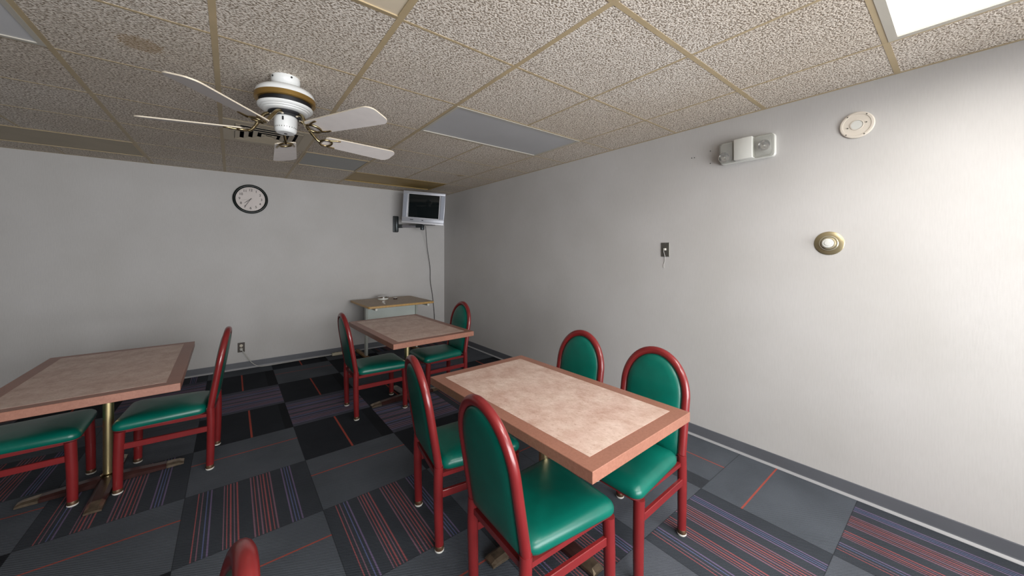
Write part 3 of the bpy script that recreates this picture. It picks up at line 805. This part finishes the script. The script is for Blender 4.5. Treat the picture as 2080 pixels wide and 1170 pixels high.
for i in range(nx + 1):
    for j in range(nz + 1):
        u = i / nx * 2 - 1; w = j / nz * 2 - 1
        vv.append(bm.verts.new((u * 0.232, 0.020 - 0.010 * (1 - 0.6 * u * u - 0.4 * w * w), 0.022 + w * 0.172)))
for i in range(nx):
    for j in range(nz):
        a = i * (nz + 1) + j; bm.faces.new((vv[a], vv[a + 1], vv[a + nz + 2], vv[a + nz + 1]))
obj('screen', bm, M_screen, tv, smooth=60)
bm = bmesh.new()
for x0, x1, z0, z1 in ((-0.228, -0.219, -0.147, 0.192), (0.219, 0.228, -0.147, 0.192), (-0.228, 0.228, -0.150, -0.143), (-0.228, 0.228, 0.190, 0.197)): box(bm, x0, x1, -0.003, 0.016, z0, z1)
obj('screen_surround', bm, M_silver2, tv)
for x0, x1 in ((-0.185, -0.140), (-0.020, 0.004)): obj('control_button', bx(x0, x1, -0.004, 0.004, -0.184, -0.174, bev=0.0015, seg=1), M_gun, tv)
def loft(secs):
    bm = bmesh.new(); prev = None
    for y, hx, z0, z1 in secs:
        cur = [bm.verts.new(p) for p in ((-hx, y, z0), (hx, y, z0), (hx, y, z1), (-hx, y, z1))]
        if prev:
            for k in range(4): bm.faces.new((prev[k], prev[(k + 1) % 4], cur[(k + 1) % 4], cur[k]))
        else: bm.faces.new(cur)
        prev = cur
    bm.faces.new(prev); return bm
bmh = loft([(0.05, 0.292, -0.222, 0.222), (0.17, 0.285, -0.222, 0.215), (0.22, 0.24, -0.215, 0.18), (0.38, 0.17, -0.19, 0.12), (0.42, 0.15, -0.17, 0.09)])
bmesh.ops.bevel(bmh, geom=bmh.edges[:], offset=0.008, segments=2, affect='EDGES')
obj('rear_housing', bmh, M_tvback, tv, smooth=40)

br = thing('television_bracket', 'dark grey swing arm bracket on the far wall below the television', 'wall bracket', (-0.838, 0, 1.86))
obj('wall_plate', bx(-0.040, 0.040, -0.030, 0.0, -0.125, 0.125, bev=0.010, seg=3), M_gun, br, smooth=40)
obj('hinge_post', lt([(0.028, -0.118), (0.032, -0.112), (0.032, 0.112), (0.028, 0.118)], 24), M_gun, br, smooth=40, loc=(0.002, -0.048, 0))
PV = Vector((-0.55 + 0.838, -0.35, -0.052))
d = (PV - Vector((0.002, -0.05, -0.035))); L = Vector((d.x, d.y, 0)).length; az = math.atan2(d.y, d.x)
armo = obj('swing_arm', bx(0.02, L - 0.02, -0.018, 0.018, -0.024, 0.016, bev=0.006, seg=2), M_armgrey, br, smooth=40, loc=(0.002, -0.05, -0.030), rot=(0, 0, az))
obj('arm_joint', bx(-0.01, 0.10, -0.022, 0.022, -0.030, 0.022, bev=0.008, seg=2), M_gun, armo, smooth=40)
obj('arm_joint', bx(L - 0.10, L + 0.01, -0.022, 0.022, -0.030, 0.022, bev=0.008, seg=2), M_gun, armo, smooth=40)
obj('pivot_post', lt([(0.020, -0.045), (0.030, -0.038), (0.032, 0.03), (0.028, 0.036)], 24), M_gun, br, smooth=40, loc=PV)
obj('support_tray', bx(-0.17, 0.17, -0.17, 0.16, -0.008, 0.0, bev=0.003, seg=1), M_gun, br, loc=PV + Vector((-0.01, -0.03, -0.052 + 0.104 - 0.020)), rot=(math.radians(4), 0, TVROT))

# ------------------------------------------------------------------ cords and outlets on the far wall
cp = smoothpath([(-0.46, -0.27, 1.83), (-0.40, -0.16, 1.70), (-0.335, -0.06, 1.50), (-0.272, -0.03, 1.18), (-0.262, -0.022, 0.95), (-0.225, -0.022, 0.72), (-0.19, -0.022, 0.36), (-0.20, -0.024, 0.10), (-0.26, -0.035, 0.012), (-0.45, -0.06, 0.007)], 8)
tc = obj('cord', tb(cp, 0.0042, 8), M_cordblk, smooth=60)
tc['label'] = 'black power cord hanging down the far wall'
bpy.context.view_layer.update()
tc.parent = tv; tc.matrix_parent_inverse = tv.matrix_basis.inverted()
OX, OZ = -2.735, 0.267
out = thing('wall_outlet', 'brown duplex outlet low on the far wall behind the left table', 'outlet', (OX, 0, OZ), (PI / 2, 0, 0))
obj('cover_plate', bx(-0.035, 0.035, -0.058, 0.058, 0, 0.005, bev=0.002, seg=1), M_outlet, out)
for s in (1, -1):
    rc = obj('receptacle', lt([(0.0165, 0.004), (0.0165, 0.0075), (0.015, 0.008)], 24), M_ivory, out, loc=(0, s * 0.021, 0))
    obj('slots', (lambda b: (box(b, -0.007, -0.005, -0.004, 0.004, 0.0078, 0.0085), box(b, 0.005, 0.007, -0.004, 0.004, 0.0078, 0.0085), b)[-1])(bmesh.new()), M_dark, rc)
ps = thing('power_strip', 'beige power strip by the far baseboard, its pale cord running to the outlet', 'power strip', (-1.60, -0.055, 0))
obj('strip_body', bx(-0.14, 0.14, -0.022, 0.022, 0.0, 0.036, bev=0.004), M_strip, ps, smooth=40)
cp = smoothpath([(0.006, -0.030, 0.238), (0.045, -0.040, 0.17), (0.10, -0.038, 0.075), (0.165, -0.040, 0.018), (0.24, -0.045, 0.0065), (0.45, -0.040, 0.0065), (0.75, -0.030, 0.0065), (0.94, -0.045, 0.010), (1.0, -0.055, 0.018)], 8)
cord = obj('cord', tb(cp, 0.0045, 8), M_cordwht, ps, smooth=60, loc=(OX + 1.60, 0.055, 0))
cord['label'] = 'pale cord plugged into the wall outlet'
obj('plug', bx(-0.013, 0.013, -0.036, -0.009, 0.232, 0.260, bev=0.004), M_cordwht, cord, smooth=40)
for k in range(5): obj('socket', lt([(0.012, 0.0355), (0.012, 0.0372), (0.010, 0.0375)], 16), M_ivory, ps, loc=(-0.095 + 0.046 * k, 0, 0))

# ------------------------------------------------------------------ typing stand in the far corner
st = thing('side_table', 'small table with brown top and pale metal legs against the far wall', 'table', (-1.065, -0.500, 0), (0, 0, math.radians(1.0)))
ZT = 0.750; sx, sy = 0.445, 0.405
obj('tabletop', shell(rrect(-sx, sx, -sy, sy, 0.03, 5), [(0.004, ZT - 0.028), (0, ZT - 0.024), (0, ZT - 0.005), (0.004, ZT - 0.0012)]), M_sideedge, st, smooth=30)
obj('top_surface', shell(rrect(-sx + 0.006, sx - 0.006, -sy + 0.006, sy - 0.006, 0.026, 5), [(0, ZT - 0.003), (0.001, ZT)]), M_sidetop, st)
for s in (-1, 1):
    lg = obj('leg', bx(-0.014, 0.014, -0.035, 0.035, 0.05, ZT - 0.029, bev=0.003, seg=1), M_sideleg, st, loc=(s * 0.350, 0.0, 0))
    obj('foot', bx(-0.022, 0.022, -0.41, 0.41, 0.008, 0.052, bev=0.014, seg=3), M_foot, lg, smooth=40)
    obj('support_rail', bx(-0.012, 0.012, -0.40, 0.36, ZT - 0.056, ZT - 0.029, bev=0.003, seg=1), M_sideleg, lg)
    obj('end_cap', lt([(0.014, 0), (0.016, 0.006), (0.013, 0.010)], 16), M_whitepl, lg, smooth=40, loc=(0.0, -0.40, ZT - 0.043), rot=(PI / 2, 0, 0))
obj('modesty_panel', bx(-0.337, 0.337, -0.008, 0.004, 0.30, ZT - 0.045, bev=0.002, seg=1), M_sidepan, st)
ash = thing('tin', 'low round silver tin standing on the small side table', 'tin', (-1.119, -0.285, ZT))
obj('tin_body', lt([(0.070, 0.0), (0.073, 0.003), (0.073, 0.026), (0.070, 0.028)], 40), M_whitepl, ash, smooth=35)
obj('tin_lid', lt([(0.075, 0.025), (0.076, 0.042), (0.072, 0.046), (0.060, 0.043), (0.02, 0.044)], 40), M_chrome, ash, smooth=35)
cap = thing('bottle_cap', 'small dark cap with pale top, right of the silver tin', 'cap', (-0.961, -0.339, ZT))
obj('cap_body', lt([(0.027, 0.0), (0.029, 0.003), (0.029, 0.014), (0.027, 0.016)], 28), simple('maroon_plastic', (0.035, 0.012, 0.016), 0.4), cap, smooth=35)
obj('cap_top', lt([(0.028, 0.0155), (0.026, 0.020), (0.008, 0.021)], 28), M_whitepl, cap, smooth=35)

# ------------------------------------------------------------------ fittings on the right wall: local x = along wall toward the camera, y = up, z = out
def on_right(y, z): return (0, y, z), Matrix(((0, 0, -1), (-1, 0, 0), (0, 1, 0))).to_euler()
loc, rot = on_right(-4.512, 2.131)
em = thing('emergency_light', 'white twin-lamp emergency light high on the right wall', 'emergency light', loc, rot)
EW, EH = 0.168, 0.077
obj('back_housing', shell(rrect(-EW, EW, -EH, EH, 0.022, 5), [(0.0, 0.0), (0.0, 0.020), (0.003, 0.024)]), M_whitepl, em, smooth=40)
obj('centre_cover', bx(-0.062, 0.052, -EH + 0.006, EH - 0.002, 0.02, 0.074, bev=0.006), M_whitepl, em, smooth=40)
for s in (-1, 1):
    xa, xb = (0.052, EW - 0.004) if s > 0 else (-EW + 0.004, -0.062)
    obj('lens_cover', shell(rrect(xa, xb, -EH + 0.004, EH - 0.004, 0.018, 5), [(0.0, 0.022), (0.0, 0.050), (0.004, 0.062), (0.014, 0.067)]), M_clear, em, smooth=40)
    xc = 0.112 if s > 0 else -0.132
    zc = 0.0 if s > 0 else -0.03
    obj('lens_recess', bx(xa + 0.004, xb - 0.004, -EH + 0.009, EH - 0.009, 0.0235, 0.026), M_pan, em)
    lamp = obj('lamp_head', lt([(0.020, 0.024), (0.030, 0.036), (0.037, 0.050), (0.034, 0.0495), (0.024, 0.036), (0.004, 0.032)], 28, cap=False), M_chrome, em, smooth=40, loc=(xc, zc, 0))
    obj('bulb', lt([(0.001, 0.030), (0.006, 0.034), (0.006, 0.044), (0.001, 0.048)], 16), M_glide, lamp, smooth=50)
obj('test_button', lt([(0.012, 0), (0.012, 0.006), (0.008, 0.008)], 16), M_glide, em, smooth=40, loc=(-0.01, EH - 0.003, 0.045), rot=(-PI / 2, 0, 0))
loc, rot = on_right(-5.067, 2.150)
pl = thing('cover_plate', 'round cream mounting plate high on the right wall, above the brass disc', 'wall plate', loc, rot)
obj('plate_disc', lt([(0.072, 0.0), (0.075, 0.002), (0.074, 0.008), (0.070, 0.010), (0.061, 0.010), (0.060, 0.0075), (0.030, 0.0075), (0.029, 0.010), (0.026, 0.010), (0.026, 0.005), (0.001, 0.005)], 64), M_cream, pl, smooth=25)
obj('centre_knockout', lt([(0.025, 0.004), (0.025, 0.008), (0.001, 0.0085)], 32), M_whitepl, pl, smooth=30)
for a, r_ in ((0.15, 0.040), (3.4, 0.040), (0.9, 0.066), (2.2, 0.066), (3.95, 0.066), (5.2, 0.066)):
    obj('screw', lt([(0.0035, 0.007), (0.0035, 0.0108), (0.002, 0.0112)], 10), M_plate, pl, loc=(r_ * math.cos(a), r_ * math.sin(a), 0))
loc, rot = on_right(-4.945, 1.474)
kn = thing('thermostat_knob', 'brass disc with raised ring and silver button on the right wall', 'wall fitting', loc, rot)
obj('brass_disc', lt([(0.070, 0.0), (0.070, 0.003), (0.066, 0.006), (0.044, 0.009)], 64), simple('champagne_brass', (0.42, 0.35, 0.21), 0.36, metal=0.75), kn, smooth=40)
obj('raised_ring', lt([(0.045, 0.006), (0.045, 0.012), (0.041, 0.016), (0.038, 0.016), (0.036, 0.013), (0.034, 0.026), (0.030, 0.032), (0.02, 0.033)], 48), simple('pale_brass', (0.58, 0.53, 0.40), 0.3, metal=0.75), kn, smooth=35)
obj('silver_button', lt([(0.025, 0.030), (0.027, 0.034), (0.026, 0.038), (0.019, 0.040), (0.018, 0.0385), (0.014, 0.042), (0.001, 0.043)], 40), M_whitepl, kn, smooth=30)
loc, rot = on_right(-3.914, 1.443)
ph = thing('telephone_jack', 'small grey jack plate with a white plug on the right wall', 'wall plate', loc, rot)
obj('jack_plate', bx(-0.036, 0.036, -0.058, 0.058, 0, 0.005, bev=0.0018, seg=1), M_plate, ph)
obj('plug', bx(-0.008, 0.010, -0.006, 0.012, 0.004, 0.020, bev=0.002, seg=1), M_glide, ph)
for s in (1, -1): obj('screw', lt([(0.003, 0.0045), (0.003, 0.006)], 10), M_chrome, ph, loc=(0, s * 0.050, 0))
obj('wire', tb(smoothpath([(-0.005, 0.003, 0.014), (-0.009, -0.012, 0.012), (-0.006, -0.035, 0.008), (-0.001, -0.060, 0.006), (-0.006, -0.095, 0.003), (-0.014, -0.130, 0.003), (-0.012, -0.150, 0.003)], 6), 0.0018, 6), M_cordwht, ph, smooth=60)
